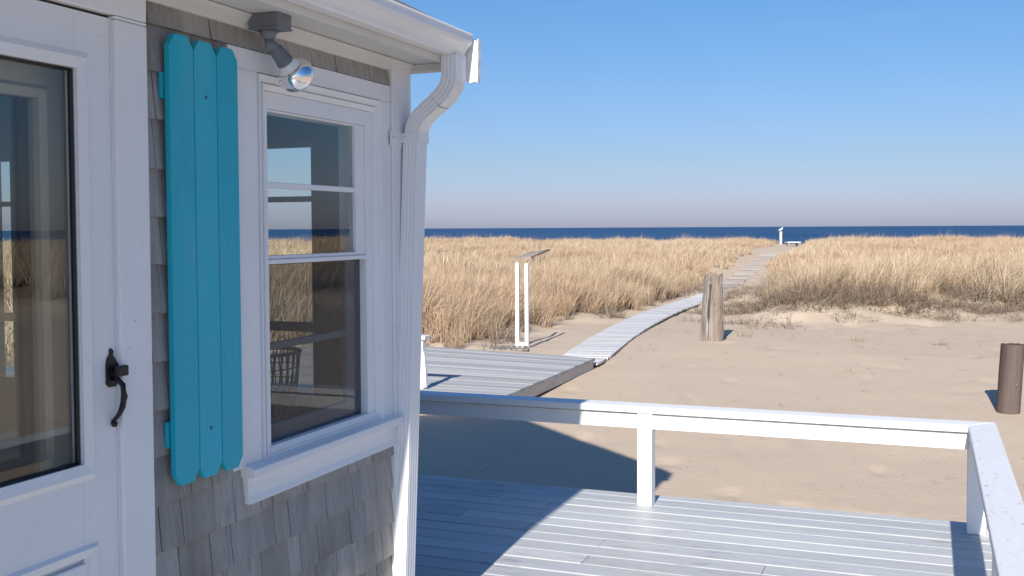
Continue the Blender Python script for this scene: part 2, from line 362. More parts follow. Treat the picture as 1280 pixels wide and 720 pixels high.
def scatter(name, protos, pts, label=None, src='grass'):
    """pts: x,y,z,rotz,scale,tint,idx,tiltx,tilty"""
    col = bpy.data.collections.new(name + '_kinds')
    for k, mesh in enumerate(protos):
        o = bpy.data.objects.new('%s_kind_%02d' % (name, k), mesh); col.objects.link(o)
    me = bpy.data.meshes.new(name); me.from_pydata(pts[:, :3].tolist(), [], [])
    a = me.attributes.new('rot', 'FLOAT_VECTOR', 'POINT'); a.data.foreach_set('vector', np.stack([pts[:, 7], pts[:, 8], pts[:, 3]], 1).ravel().astype(np.float32))
    a = me.attributes.new('scl', 'FLOAT', 'POINT'); a.data.foreach_set('value', pts[:, 4].astype(np.float32))
    a = me.attributes.new('tint', 'FLOAT', 'POINT'); a.data.foreach_set('value', pts[:, 5].astype(np.float32))
    a = me.attributes.new('idx', 'INT', 'POINT'); a.data.foreach_set('value', pts[:, 6].astype(np.int32))
    o = bpy.data.objects.new(name, me); COL.objects.link(o)
    ng = bpy.data.node_groups.new(name + '_nodes', 'GeometryNodeTree')
    ng.interface.new_socket('Geometry', in_out='INPUT', socket_type='NodeSocketGeometry'); ng.interface.new_socket('Geometry', in_out='OUTPUT', socket_type='NodeSocketGeometry')
    gi = ng.nodes.new('NodeGroupInput'); go = ng.nodes.new('NodeGroupOutput')
    m2p = ng.nodes.new('GeometryNodeMeshToPoints'); iop = ng.nodes.new('GeometryNodeInstanceOnPoints'); ci = ng.nodes.new('GeometryNodeCollectionInfo')
    ci.inputs['Collection'].default_value = col; ci.inputs['Separate Children'].default_value = True; ci.inputs['Reset Children'].default_value = True
    def na_(nm, ty):
        x = ng.nodes.new('GeometryNodeInputNamedAttribute'); x.data_type = ty; x.inputs['Name'].default_value = nm; return x.outputs['Attribute']
    ln = ng.links.new
    ln(gi.outputs[0], m2p.inputs['Mesh']); ln(m2p.outputs[0], iop.inputs['Points']); ln(ci.outputs[0], iop.inputs['Instance'])
    iop.inputs['Pick Instance'].default_value = True; ln(na_('idx', 'INT'), iop.inputs['Instance Index'])
    ln(na_('rot', 'FLOAT_VECTOR'), iop.inputs['Rotation']); ln(na_('scl', 'FLOAT'), iop.inputs['Scale']); ln(iop.outputs[0], go.inputs[0])
    md = o.modifiers.new('scatter', 'NODES'); md.node_group = ng
    o['kind'] = 'stuff'
    if label: o['label'] = label
    return o
wind = (.16, -.05)
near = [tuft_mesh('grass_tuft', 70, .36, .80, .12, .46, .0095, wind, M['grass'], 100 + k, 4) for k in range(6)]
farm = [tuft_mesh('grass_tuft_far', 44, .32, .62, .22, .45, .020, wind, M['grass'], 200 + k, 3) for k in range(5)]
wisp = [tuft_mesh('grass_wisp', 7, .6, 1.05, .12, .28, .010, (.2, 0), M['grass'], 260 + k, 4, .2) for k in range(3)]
def samp(n, a0, a1, r0_, r1_):
    a = np.radians(rng.uniform(a0, a1, n)); r_ = np.sqrt(rng.uniform(r0_ ** 2, r1_ ** 2, n)); return r_ * np.sin(a), r_ * np.cos(a), r_
def field(n, a0, a1, r0_, r1_, kinds, off, s0, s1, keep=.12):
    x, y, r_ = samp(n, a0, a1, r0_, r1_)
    wob = .45 * fbm(x, y, 1.1, 3, 77)
    sdr = sdist(x, y, POLYR); sdv = np.maximum(sdist(x, y, POLYL), sdr - (.70 + 1.3 * fbm(x, y, 1.5, 2, 611)) * (1 - smooth((r_ - 27) / 6))) + wob
    sdv = np.where((sdr > -1) & (r_ > 27), sdv - .0, sdv)
    dens = np.clip((sdv + .1) / .5, 0, 1) * np.clip(.62 + 1.3 * fbm(x, y, 1.5, 3, 88), .10, 1)
    k = rng.random(n) < dens
    x, y, r_, sdv = x[k], y[k], r_[k], sdv[k]; n = len(x)
    z, _ = height(x, y, False)
    big = fbm(x, y, 6, 3, 99)
    tint = np.clip(.45 + big * .9 + rng.normal(0, .26, n), 0, 1)
    sc = rng.uniform(s0, s1, n) * (1 + .42 * fbm(x, y, 2.2, 2, 123)) * np.clip(.65 + sdv * .35, .55, 1)
    sc = sc * (1 - .28 * smooth((r_ - 35) / 20))
    return np.stack([x, y, z - .01, rng.uniform(-.5, .5, n) + rng.integers(0, 2, n) * .9, sc, tint, off + rng.integers(0, kinds, n), rng.normal(0, .08, n), rng.normal(0, .08, n)], 1)
P1 = field(7600, -8, 30, 15, 32, 6, 0, .8, 1.15)
P2 = field(24000, -8, 30, 31, 69, 5, 6, .8, 1.2)
P3 = field(5000, -34, -8, 12, 60, 5, 6, 1.0, 1.5)
P4 = field(9000, 30, 82, 15, 66, 5, 6, 1.0, 1.45)
P5 = field(2600, -8, 30, 44, 66, 3, 11, .75, 1.15)
P6 = field(1100, -8, 30, 16, 44, 3, 11, .7, 1.05)
scatter('dune_grass', near + farm + wisp, np.vstack([P1, P2, P3, P4, P5, P6]))
# grey scrub and exposed roots along the sandy bank at the right
scr = [tuft_mesh('scrub_tuft', 38, .20, .58, .16, .95, .010, (.05, -.1), M['scrub'], 300 + k, 4, 1.0) for k in range(5)]
scr += [tuft_mesh('scrub_roots', 24, .08, .30, .22, 2.6, .011, (.1, -.3), M['scrub'], 330 + k, 4, 1.5) for k in range(4)]
x, y, r_ = samp(12000, 8, 36, 17.5, 31)
sdv = sdist(x, y, POLYR) + .5 * fbm(x, y, 1.3, 3, 177)
clus = fbm(x, y, 1.2, 2, 181)
dens = np.where(sdv > 0, np.clip(1 - sdv / 3.2, 0, 1) * np.clip(.50 + 1.3 * clus, .08, .85), np.clip(1 + sdv / 2.4, 0, 1) ** 1.3 * np.clip(clus * 2.6 + .05 + .22 * smooth((x - 6) / 2.5), 0, 1) * .95)
WK = [(.84, 14.4), (1.78, 17.9), (2.68, 21), (3.62, 23.8), (4.72, 26.6), (5.3, 28.4)]
def offwalk(x, y):
    d_ = np.full(x.shape, 9.0)
    for (ax, ay), (bx_, by_) in zip(WK[:-1], WK[1:]):
        ex, ey = bx_ - ax, by_ - ay; t = np.clip(((x - ax) * ex + (y - ay) * ey) / (ex * ex + ey * ey), 0, 1); d_ = np.minimum(d_, np.hypot(x - ax - t * ex, y - ay - t * ey))
    return d_ > .62
k = (rng.random(len(x)) < dens) & offwalk(x, y); x, y, sdv = x[k], y[k], sdv[k]
z, _ = height(x, y, False); n = len(x)
S1 = np.stack([x, y, z - .02, rng.uniform(0, 6.28, n), rng.uniform(.6, 1.25, n) * np.where(sdv < 0, .8, 1), rng.random(n), np.where(sdv < .35, rng.integers(5, 9, n), rng.integers(0, 5, n)), rng.normal(0, .3, n), rng.normal(0, .3, n)], 1)
xo, yo, ro = samp(420, 4, 32, 8.5, 20)
sdo = np.maximum(sdist(xo, yo, POLYR), sdist(xo, yo, POLYL)); ko = (sdo < -.5) & (rng.random(len(xo)) < np.clip(.1 + (ro - 9) / 14, 0, .6)); xo, yo = xo[ko], yo[ko]; zo, _ = height(xo, yo, True); n = len(xo)
S3 = np.stack([xo, yo, zo - .008, rng.uniform(0, 6.28, n), rng.uniform(.08, .28, n), rng.random(n), rng.integers(5, 9, n), rng.normal(0, .5, n), rng.normal(0, .5, n)], 1)
x, y, r_ = samp(3500, -6, 16, 15.5, 34)
sdv = sdist(x, y, POLYL) + .4 * fbm(x, y, 1.1, 3, 77)
k = (rng.random(len(x)) < np.where((sdv > -.25) & (sdv < .7), .30, 0)) & offwalk(x, y); x, y = x[k], y[k]; z, _ = height(x, y, False); n = len(x)
S2 = np.stack([x, y, z - .02, rng.uniform(0, 6.28, n), rng.uniform(.5, 1.0, n), rng.random(n), rng.integers(0, 5, n), rng.normal(0, .3, n), rng.normal(0, .3, n)], 1)
scatter('beach_scrub', scr, np.vstack([S1, S2, S3]))

# ------------------------------------------------------------------ boardwalk
def walk(name, pts, width, step, gap, thick, lift, mat, jit=0, kind='structure', skip=0.0):
    b = B(); P_ = [Vector((*p_, 0)) for p_ in pts]
    seg = [(P_[i + 1] - P_[i]).length for i in range(len(P_) - 1)]; tot = sum(seg)
    def at_(d_):
        # Catmull-Rom over the polyline
        i = 0
        while i < len(seg) - 1 and d_ > seg[i]: d_ -= seg[i]; i += 1
        t = d_ / seg[i]; p0 = P_[max(i - 1, 0)]; p1 = P_[i]; p2 = P_[i + 1]; p3 = P_[min(i + 2, len(P_) - 1)]
        return .5 * ((2 * p1) + (p2 - p0) * t + (2 * p0 - 5 * p1 + 4 * p2 - p3) * t * t + (3 * p1 - p0 - 3 * p2 + p3) * t ** 3)
    dd = np.linspace(0, tot - 1e-3, 60); zz_ = [gz(*at_(q_).xy) for q_ in dd]; pf_ = np.polyfit(dd, zz_, 3)
    d_ = 0
    while d_ < tot - step:
        if random.random() < skip: d_ += step; continue
        c = at_(d_ + step / 2); t = (at_(min(d_ + step, tot)) - at_(d_)).normalized(); s_ = Vector((t.y, -t.x, 0)); ang = random.gauss(0, jit)
        t2 = t * math.cos(ang) + s_ * math.sin(ang); s2 = Vector((t2.y, -t2.x, 0))
        l_ = (step - gap) / 2; wd = width / 2 + random.uniform(-.004, .004) * (1 + 40 * jit)
        zc = float(np.polyval(pf_, d_)) + lift + random.uniform(-.0015, .0015)
        vs = []
        for dz in (-thick, 0):
            for a, e in ((-1, -1), (1, -1), (-1, 1), (1, 1)): vs.append(c + s2 * (a * wd) + t2 * (e * l_) + Vector((0, 0, zc + dz)))
        b.add(vs, [(0, 2, 3, 1), (4, 5, 7, 6), (0, 1, 5, 4), (2, 6, 7, 3), (0, 4, 6, 2), (1, 3, 7, 5)], random.random())
        d_ += step
    return b.build(name, mat, kind=kind)
walk('boardwalk', [(.84, 14.45), (1.08, 15.2), (1.78, 17.9), (2.68, 21), (3.62, 23.8), (4.72, 26.6), (5.3, 28.2)], .68, .125, .004, .03, .05, M['walk'], .002)
walk('worn_path', [(6.0, 31.0), (7.0, 34), (8.0, 37), (9.6, 41.8), (11.5, 47.6), (12.1, 49.4)], .70, .22, .02, .05, .03, M['sunk'], .03, skip=.08)

# ------------------------------------------------------------------ cottage
XF['on'] = True
house = T('beach_cottage', 'grey shingled beach cottage with white trim and turquoise shutter, at the left', 'cottage', (0, 0, -.245))
WN = (-1.09, -.375, .775, 2.0)              # window opening s0,s1,z0,z1
ZF = -.245                                  # deck level in cottage units
DR = (-2.78, -1.857, .0, 2.172)             # door opening
b = B()                                     # seaward-side wall shell with openings
TH = .12
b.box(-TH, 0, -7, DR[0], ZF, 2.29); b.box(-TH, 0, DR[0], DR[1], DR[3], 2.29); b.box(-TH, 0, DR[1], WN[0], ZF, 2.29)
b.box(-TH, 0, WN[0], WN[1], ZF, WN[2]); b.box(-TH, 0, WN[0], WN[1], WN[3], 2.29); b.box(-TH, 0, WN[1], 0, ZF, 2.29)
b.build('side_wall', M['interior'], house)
# end wall (faces the dunes) with two windows, and the gable
WA = (-1.45, -.41, .75, 1.965); WB = (-3.3, -2.2, .75, 1.95); HWID = 4.6; PIT = .52
b = B(); y0, y1 = -TH, -.003
xs = [(-HWID, WB[0], None), (WB[0], WB[1], WB), (WB[1], WA[0], None), (WA[0], WA[1], WA), (WA[1], -TH, None)]
for x0, x1, wn in xs:
    if wn: b.box(x0, x1, y0, y1, ZF, wn[2]); b.box(x0, x1, y0, y1, wn[3], 2.29)
    else: b.box(x0, x1, y0, y1, ZF, 2.29)
b.prism([(-HWID, 2.29), (-TH, 2.29), (-TH, 2.45), (-HWID / 2, 2.45 + PIT * HWID / 2 - .12), (-HWID, 2.45)], y0, y1, 'y')
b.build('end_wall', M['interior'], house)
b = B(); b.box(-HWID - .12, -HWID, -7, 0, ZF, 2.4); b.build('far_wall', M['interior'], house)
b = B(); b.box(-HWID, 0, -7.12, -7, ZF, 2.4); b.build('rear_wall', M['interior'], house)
b = B(); b.box(-HWID, -TH, -7, -TH, -.24, -.16); b.build('floorboards', M['interior'], house)
b = B(); b.box(-HWID, -TH, -7, -TH, 2.20, 2.25); b.build('ceiling_boards', M['interior'], house)
b = B(); b.box(-HWID - .1, -.02, -7, -.05, -1.1, -.246); b.build('foundation', M['grey_metal'], house)
for wn in (WA, WB):                         # end windows: frame, bars, pane
    b = B(); x0, x1, z0, z1 = wn[0], wn[1], wn[2], wn[3]; e = .05
    b.box(x0, x0 + e, -.09, -.03, z0, z1); b.box(x1 - .025, x1, -.09, -.03, z0, z1); b.box(x0 + e, x1 - .025, -.09, -.03, z0, z0 + e); b.box(x0 + e, x1 - .025, -.09, -.03, z1 - .02, z1)
    b.box(x0 + e, x1 - .025, -.08, -.04, 1.695, 1.72); b.box(x0 + e, x1 - .025, -.085, -.035, 1.10, 1.14)
    if wn is WB: b.box(-2.43, -2.365, -.10, -.02, z0 + e, z1 - .02)
    fr = b.build('end_window', M['oldwood'], house)
    b = B(); b.box(x0 + e, x1 - .025, -.062, -.058, z0 + e, z1 - .02); b.build('pane', M['glass'], fr)
# wooden shingles
def shingles():
    b = B(); r_ = random.Random(5); k = 0
    z = .591 - .1455 * 6
    while z < 2.29:
        s0, s1 = -1.726, (-.178 if (z < .63 or z > 2.15) else -1.318)
        z1 = min(z + .1455 + .02, 2.285); s = s0 - r_.uniform(0, .1)
        while s < s1:
            wd = r_.choice([.075, .10, .12, .135, .15, .17]) * r_.uniform(.9, 1.08); a, e = max(s, s0), min(s + wd - r_.uniform(.002, .0055), s1)
            if e - a > .012:
                zb = max(z + r_.uniform(-.003, .003), ZF); tn = min(1, max(0, r_.gauss(.5, .23))); qb = .021 + r_.uniform(-.003, .003)
                if z > 2.15: zb = 2.183
                b.add([(0, a, zb), (qb, a, zb), (.004, a, z1), (0, a, z1), (0, e, zb), (qb, e, zb), (.004, e, z1), (0, e, z1)],
                      [(0, 1, 2, 3), (7, 6, 5, 4), (1, 5, 6, 2), (0, 4, 5, 1), (3, 2, 6, 7)], tn)
            s += wd
        z += .1455
    return b
shingles().build('wall_shingles', M['shingle'], house)
# trim boards
b = B(); b.box(0, .030, -.180, -.002, ZF, 2.29); b.build('corner_board', M['white'], house, .003)
b = B(); b.box(.0, .022, -1.322, -.183, 2.1105, 2.181); b.box(0, .022, -1.322, -1.1585, .76, 2.11); b.box(0, .022, -.2705, -.183, .63, 2.11); b.build('window_surround', M['white'], house, .002)
b = B(); b.box(0, .034, -1.8565, -1.727, ZF, 2.165); b.box(0, .034, -2.9, -1.727, 2.177, 2.289); b.box(0, .034, -2.9, DR[0] - .002, ZF, 2.174)
b.box(0, .034, -1.8565, -1.727, 2.1665, 2.1755)
b.build('door_casing', M['white'], house, .003)
b = B(); b.prism([(0, 2.247), (.018, 2.250), (.026, 2.268), (.045, 2.286), (.05, 2.294), (0, 2.294)], -1.7265, .0, 'y', smooth=False); b.box(0, .03, -7, -1.728, 2.292, 2.296); b.build('crown_moulding', M['soffit'], house)
b = B(); b.box(0, .20, -7, .045, 2.297, 2.31); b.build('soffit', M['soffit'], house)
b = B(); b.box(.20, .222, -7, .028, 2.285, 2.425); b.build('fascia_board', M['soffit'], house, .002)
b = B(); b.box(-.01, .20, .0, .045, 2.262, 2.2965); b.build('soffit_return', M['soffit'], house, .002)
# roof slopes
b = B(); RX = -HWID / 2; rz0 = 2.402
def rz(q): return rz0 + PIT * (.26 - q) if q > RX else rz0 + PIT * (.26 - RX) - PIT * (RX - q)
qe = -HWID - .26 - .1
b.prism([(.26, rz0), (RX, rz(RX)), (qe, rz(qe)), (qe, rz(qe) + .03), (RX, rz(RX) + .035), (.285, rz0 + .02)], -7.1, .055, 'y')
b.build('roof', M['roof'], house)
b = B()                                      # rake boards on the gable, lower end past the gutter
th_ = .19
b.prism([(.335, 2.385), (.337, 2.212), (.30, 2.205), (0, 2.205 + PIT * .30), (RX, 2.205 + PIT * (.3 - RX)), (RX, 2.40 + PIT * (.3 - RX)), (.0, 2.40 + PIT * .3)], .032, .052, 'y')
b.prism([(RX - .001, 2.205 + PIT * (.3 - RX)), (qe, 2.205 + PIT * (.3 - RX) - PIT * (RX - qe)), (qe, 2.40 + PIT * (.3 - RX) - PIT * (RX - qe)), (RX - .001, 2.40 + PIT * (.3 - RX))], .032, .052, 'y')
rk = b.build('rake_board', M['white'], house, .002)
b = B(); zz = [(.338, 2.205), (.341, 2.24), (.340, 2.27), (.343, 2.31), (.342, 2.345), (.344, 2.395)]
b.prism(zz + [(x - .003, z) for x, z in zz[::-1]], .028, .060, 'y'); b.build('drip_edge', M['metal_white'], rk)
# gutter: ogee shell
prof = [(.224, 2.412), (.224, 2.318), (.228, 2.312), (.275, 2.312), (.283, 2.318), (.288, 2.335), (.300, 2.352), (.314, 2.364), (.322, 2.380), (.322, 2.402), (.326, 2.408), (.322, 2.414), (.314, 2.413)]
def offs(pr, d_):
    o_ = []
    for i, p_ in enumerate(pr):
        a = pr[max(i - 1, 0)]; c = pr[min(i + 1, len(pr) - 1)]; tx, tz = c[0] - a[0], c[1] - a[1]; l_ = math.hypot(tx, tz); o_.append((p_[0] - tz / l_ * d_, p_[1] + tx / l_ * d_))
    return o_
b = B(); inner = offs(prof, .0025); b.prism(prof + inner[::-1], -7, .012, 'y', smooth=False)
gt = b.build('gutter', M['metal_white'], house)
b = B(); b.prism(prof, .0125, .0145, 'y'); b.build('end_cap', M['metal_white'], gt)
# downspout: ribbed rectangular pipe, outlet under the gutter, S-bend to the corner board
def rprof(wx, wy, ribs=4):
    pts = []; x0, x1, y0, y1 = -wx / 2, wx / 2, -wy / 2, wy / 2
    def side(ax, ay, bx, by, nx, ny):
        for i in range(ribs * 2):
            t = .08 + .84 * i / (ribs * 2 - 1); o_ = .0010 if i % 2 else -.0010
            pts.append((ax + (bx - ax) * t + nx * o_, ay + (by - ay) * t + ny * o_))
    pts.append((x0, y0)); side(x0, y0, x1, y0, 0, -1); pts.append((x1, y0)); side(x1, y0, x1, y1, 1, 0); pts.append((x1, y1)); side(x1, y1, x0, y1, 0, 1); pts.append((x0, y1)); side(x0, y1, x0, y0, -1, 0)
    return pts
RP = rprof(.092, .070)
b = B()
def spout(b, path, scale=1.0):
    path = [Vector(p_) for p_ in path]; vs = []; n = len(RP)
    for i, p_ in enumerate(path):
        t = (path[min(i + 1, len(path) - 1)] - path[max(i - 1, 0)]).normalized()
        a = Vector((0, 1, 0)); a = (a - t * a.dot(t)).normalized(); c = a.cross(t)
        vs += [p_ + c * (u * scale) + a * (v * scale) for u, v in [(y, x) for x, y in RP]]
    fs = [(i * n + j, i * n + (j + 1) % n, (i + 1) * n + (j + 1) % n, (i + 1) * n + j) for i in range(len(path) - 1) for j in range(n)]
    b.add(vs, fs, .5)
dn = [(.075 - .004 * k, -.055 - .0115 * k, 1.945 - .24 * k) for k in range(10)]
spout(b, dn); b.v = b.v
ds = b.build('downspout', M['metal_white'], house)
b = B(); pth = []
ctrl = [(.262, -.055, 2.315), (.262, -.055, 2.27), (.262, -.055, 2.225), (.252, -.055, 2.185), (.228, -.055, 2.150), (.195, -.055, 2.120), (.150, -.055, 2.088), (.112, -.055, 2.055), (.088, -.055, 2.015), (.077, -.055, 1.965), (.075, -.055, 1.925)]
spout(b, ctrl[:6], 1.04); b.build('upper_elbow', M['metal_white'], ds)
b = B(); spout(b, ctrl[5:], 1.0); b.build('lower_elbow', M['metal_white'], ds)
b = B()                                      # strap bracket
b.box(.030, .034, -.205, -.09, 1.925, 1.99); b.box(.034, .118, -.104, -.1015, 1.945, 1.985); b.box(.1155, .118, -.1015, -.008, 1.945, 1.985); b.box(.034, .118, -.008, -.0055, 1.945, 1.985)
b.tube([(.034, -.185, 1.957), (.044, -.185, 1.957)], .008, 8); b.tube([(.05, -.104, 1.965), (.05, -.112, 1.965)], .007, 8)
b.build('strap_bracket', M['metal_white'], ds)
# shutter: three dog-eared pickets on battens
b = B(); b.box(.029, .0318, -1.645, -1.325, .86, 2.06); sh = b.build('shutter', M['teal'], house, .001)
for z0_ in (1.965, .905):
    b = B(); b.box(.015, .0288, -1.660, -1.322, z0_, z0_ + .08); b.build('batten', M['teal'], sh, .002)
pw = [(-1.653, -1.541), (-1.538, -1.427), (-1.424, -1.314)]
for (a, e), zt, zb in zip(pw, (2.163, 2.160, 2.158), (.786, .784, .782)):
    b = B(); c = .026
    b.prism([(a, zb + c + .01), (a + c, zb), (e - c, zb), (e, zb + c + .01), (e, zt - c - .01), (e - c, zt), (a + c, zt), (a, zt - c - .01)], .032, .054, 'x', tone=random.random())
    b.build('picket', M['teal'], sh, .0025)
    for z_ in (1.985, .94):
        if -1.56 < a < -1.5: b = B(); b.box(.0542, .0552, (a + e) / 2 - .0035, (a + e) / 2 + .0035, z_ - .005, z_ + .005); b.build('screw_head', M['iron'], sh)
# ---- storm door
door = B(); s0, s1 = -2.775, -1.8615; G = (-2.66, -1.995, .924, 2.010)
qd0, qd1 = -.022, .016
door.box(qd0, qd1, s0, G[0], -.15, 2.168); door.box(qd0, qd1, G[1], s1, -.15, 2.168)
door.box(qd0, qd1, G[0], G[1], G[3], 2.168); door.box(qd0, qd1, G[0], G[1], .70, G[2]); door.box(qd0, qd1, G[0], G[1], -.15, .0)
door.box(qd0, qd1 - .012, G[0], G[1], .0, .70)
dr = door.build('storm_door', M['metal_white'], house, .002)
def frame(b, s0, s1, z0, z1, w_, q0, q1, bev):
    # mitred moulding of sloping section round a rectangle (outside s0..z1, width w_)
    o_ = [(s0, z0), (s1, z0), (s1, z1), (s0, z1)]; i_ = [(s0 + w_, z0 + w_), (s1 - w_, z0 + w_), (s1 - w_, z1 - w_), (s0 + w_, z1 - w_)]
    m_ = [(s0 + bev, z0 + bev), (s1 - bev, z0 + bev), (s1 - bev, z1 - bev), (s0 + bev, z1 - bev)]
    vs = [(q0, *p_) for p_ in o_] + [(q1, *p_) for p_ in m_] + [(q0 + (q1 - q0) * .55, *p_) for p_ in i_] + [(q0, *p_) for p_ in i_]
    fs = []
    for j in range(4):
        k = (j + 1) % 4
        fs += [(j, k, 4 + k, 4 + j), (4 + j, 4 + k, 8 + k, 8 + j), (8 + j, 8 + k, 12 + k, 12 + j), (12 + j, 12 + k, k, j)]
    b.add(vs, fs)
b = B(); frame(b, G[0] - .045, G[1] + .048, G[2] - .045, G[3] + .048, .048, qd1, qd1 + .012, .018); b.build('glazing_bead', M['metal_white'], dr)
b = B(); frame(b, G[0] + .002, G[1] - .002, G[2] + .002, G[3] - .002, .006, -.004, .010, .001); b.build('gasket', M['iron'], dr)
b = B(); b.box(-.006, -.002, G[0] + .004, G[1] - .004, G[2] + .004, G[3] - .004); b.build('glass', M['glass'], dr)
b = B(); frame(b, G[0] + .05, -1.943, .03, .702, .035, qd1 - .002, qd1 + .009, .012); b.build('panel_moulding', M['metal_white'], dr)
b = B(); b.box(qd1 - .012, qd1 + .003, G[0] + .1, -1.99, .08, .652); b.build('raised_panel', M['metal_white'], dr, .004)
b = B(); b.box(.002, .020, -1.861, -1.8575, -.15, 2.168); b.build('weather_strip', M['white'], dr)
b = B(); b.box(-.10, .03, DR[0], DR[1], -.244, -.155); b.build('threshold', M['bluegrey'], house)
# pull handle
b = B(); hs = -1.880; q = qd1
b.prism([(hs - .004, 1.236), (hs - .010, 1.228), (hs - .008, 1.221), (hs - .020, 1.205), (hs - .024, 1.19), (hs - .024, 1.135), (hs - .014, 1.125), (hs + .014, 1.125), (hs + .026, 1.14), (hs + .026, 1.185), (hs + .014, 1.20), (hs + .004, 1.215), (hs + .006, 1.228)], q + .0, q + .006, 'x')
hd = b.build('pull_handle', M['iron'], dr, .0015)
b = B(); b.tube([(q + .006, hs, 1.150), (q + .022, hs, 1.147), (q + .040, hs + .001, 1.132), (q + .044, hs + .001, 1.10), (q + .038, hs, 1.070), (q + .026, hs, 1.048), (q + .012, hs, 1.034), (q + .003, hs, 1.026)],
                 [.007, .0075, .0085, .010, .009, .007, .006, .005], 10); b.tube([(q + .001, hs, 1.024), (q + .010, hs, 1.018), (q + .014, hs, 1.012)], [.006, .010, .004], 10); b.build('grip', M['iron'], hd)
b = B(); b.box(q + .006, q + .028, hs - .008, hs + .010, 1.162, 1.172); b.box(q + .018, q + .034, hs - .010, hs + .034, 1.155, 1.185); b.build('thumb_latch', M['iron'], hd, .003)
# inner door
b = B(); qi0, qi1 = -.115, -.080; I = (-2.60, -2.035, .62, 1.93)
b.box(qi0, qi1, DR[0], I[0], -.15, 2.16); b.box(qi0, qi1, I[1], DR[1], -.15, 2.16); b.box(qi0, qi1, I[0], I[1], I[3], 2.16); b.box(qi0, qi1, I[0], I[1], -.15, I[2])
idr = b.build('inner_door', M['cream'], house, .002)
b = B(); frame(b, I[0] - .035, I[1] + .035, I[2] - .035, I[3] + .035, .036, qi1, qi1 + .012, .012); b.build('lite_moulding', M['cream'], idr)
b = B(); b.box(-.10, -.096, I[0], I[1], I[2], I[3]); b.build('glass', M['glass'], idr)
b = B(); b.tube([(qi1, -1.918, 1.0), (qi1 + .010, -1.918, 1.0), (qi1 + .014, -1.918, 1.0)], [.030, .030, .024], 20); b.tube([(qi1 + .014, -1.918, 1.0), (qi1 + .024, -1.918, 1.0)], [.014, .013], 14); b.build('deadbolt', M['brass'], idr)
# ---- window
b = B()
frame(b, -1.158, -.271, .748, 2.110, .030, .0, .030, .004)
frame(b, -1.128, -.301, .778, 2.080, .024, .001, .024, .003)
b.box(-.118, .010, -1.104, -1.086, .80, 2.055); b.box(-.118, .010, -.383, -.325, .80, 2.055); b.box(-.118, .010, -1.086, -.383, 1.995, 2.055)
wf = b.build('window', M['white'], house, .0015)
b = B(); us = (-1.0855, -.384, 1.463, 1.994)         # upper sash
a, e, z0, z1 = us
b.box(-.030, .004, a, -1.079, z0, z1); b.box(-.030, .004, -.458, e, z0, z1); b.box(-.030, .004, -1.079, -.458, 1.986, z1); b.box(-.030, .004, -1.079, -.458, z0, 1.476)
b.box(-.026, .001, -1.079, -.458, 1.718, 1.738); b.box(-.004, .012, a, e, 1.446, 1.462)
ups = b.build('upper_sash', M['white'], wf, .002)
b = B(); b.box(-.014, -.010, -1.079, -.458, 1.476, 1.986); b.build('upper_glass', M['glass'], wf)
b = B(); a, e = -1.0855, -.326; qa, qb = -.062, -.034
ai, ei = -1.06, -.474
b.box(qa, qb, a, ai, .785, 1.47); b.box(qa, qb, ei, -.400, .785, 1.47); b.box(qa - .03, qb - .014, -.399, -.384, .785, 1.47); b.box(qa, qb, ai, ei, .785, .862); b.box(qa, qb, ai, ei, 1.44, 1.47); b.box(qa + .005, qb - .004, ai, ei, 1.132, 1.158)
b.build('lower_sash', M['bluegrey'], wf, .002)
b = B(); b.box(-.050, -.046, ai, ei, .862, 1.44); b.build('lower_glass', M['glass'], wf)
b = B(); b.box(-.024, -.0225, -1.079, -.384, .80, 1.445); b.build('insect_screen', M['screen'], wf)
b = B(); b.box(-.028, .004, -1.0855, -1.079, .786, 1.446); b.box(-.028, .004, -1.079, -.384, .786, .799); b.box(-.028, .004, -.384, -.376, .786, 1.446); b.build('screen_frame', M['metal_white'], wf, .001)
b = B(); b.prism([(-.118, .786), (.010, .772), (.062, .757), (.064, .727), (.022, .722), (-.118, .74)], -1.262, -.118, 'y'); b.build('sill', M['white'], wf, .003)
b = B(); b.prism([(.0, .722), (.030, .722), (.032, .66), (.040, .634), (.0, .634)], -1.255, -.150, 'y'); b.build('apron', M['white'], wf, .002)
# room contents seen through the lower sash: small table with a wire basket
tb = T('side_table', 'low blue-grey table inside the room under the window', 'table', (-.42, -.72, -.16))
b = B(); b.box(-.75, -.16, -1.02, -.35, .70, .735); b.build('tabletop', M['bluegrey'], tb, .003)
for qx in (-.72, -.20):
    for sx in (-.99, -.38):
        b = B(); b.box(qx - .02, qx + .02, sx - .02, sx + .02, -.155, .70); b.build('leg', M['bluegrey'], tb)
bk = T('wire_basket', 'greenish wire basket standing on the table behind the lower window pane', 'basket', (-.33, -.62, .735))
b = B(); c = Vector((-.33, -.62, 0)); n = 26
def ring(rq, rs, z): return [(c.x + rq * math.cos(2 * math.pi * k / n), c.y + rs * math.sin(2 * math.pi * k / n), z) for k in range(n + 1)]
b.tube(ring(.13, .16, 1.07), .008, 6, cap=False)
for z, k in ((.745, .8), (.81, .84), (.88, .88), (.95, .93), (1.01, .97)): b.tube(ring(.13 * k, .16 * k, z), .003, 5, cap=False)
for j in range(n):
    an = 2 * math.pi * j / n + .1
    b.tube([(c.x + .13 * .8 * math.cos(an), c.y + .16 * .8 * math.sin(an), .74), (c.x + .13 * math.cos(an + .25), c.y + .16 * math.sin(an + .25), 1.07)], .003, 5)
    b.tube([(c.x + .13 * .8 * math.cos(an), c.y + .16 * .8 * math.sin(an), .74), (c.x + .13 * math.cos(an - .35), c.y + .16 * math.sin(an - .35), 1.07)], .003, 5)
b.build('wire_mesh', M['wire'], bk)

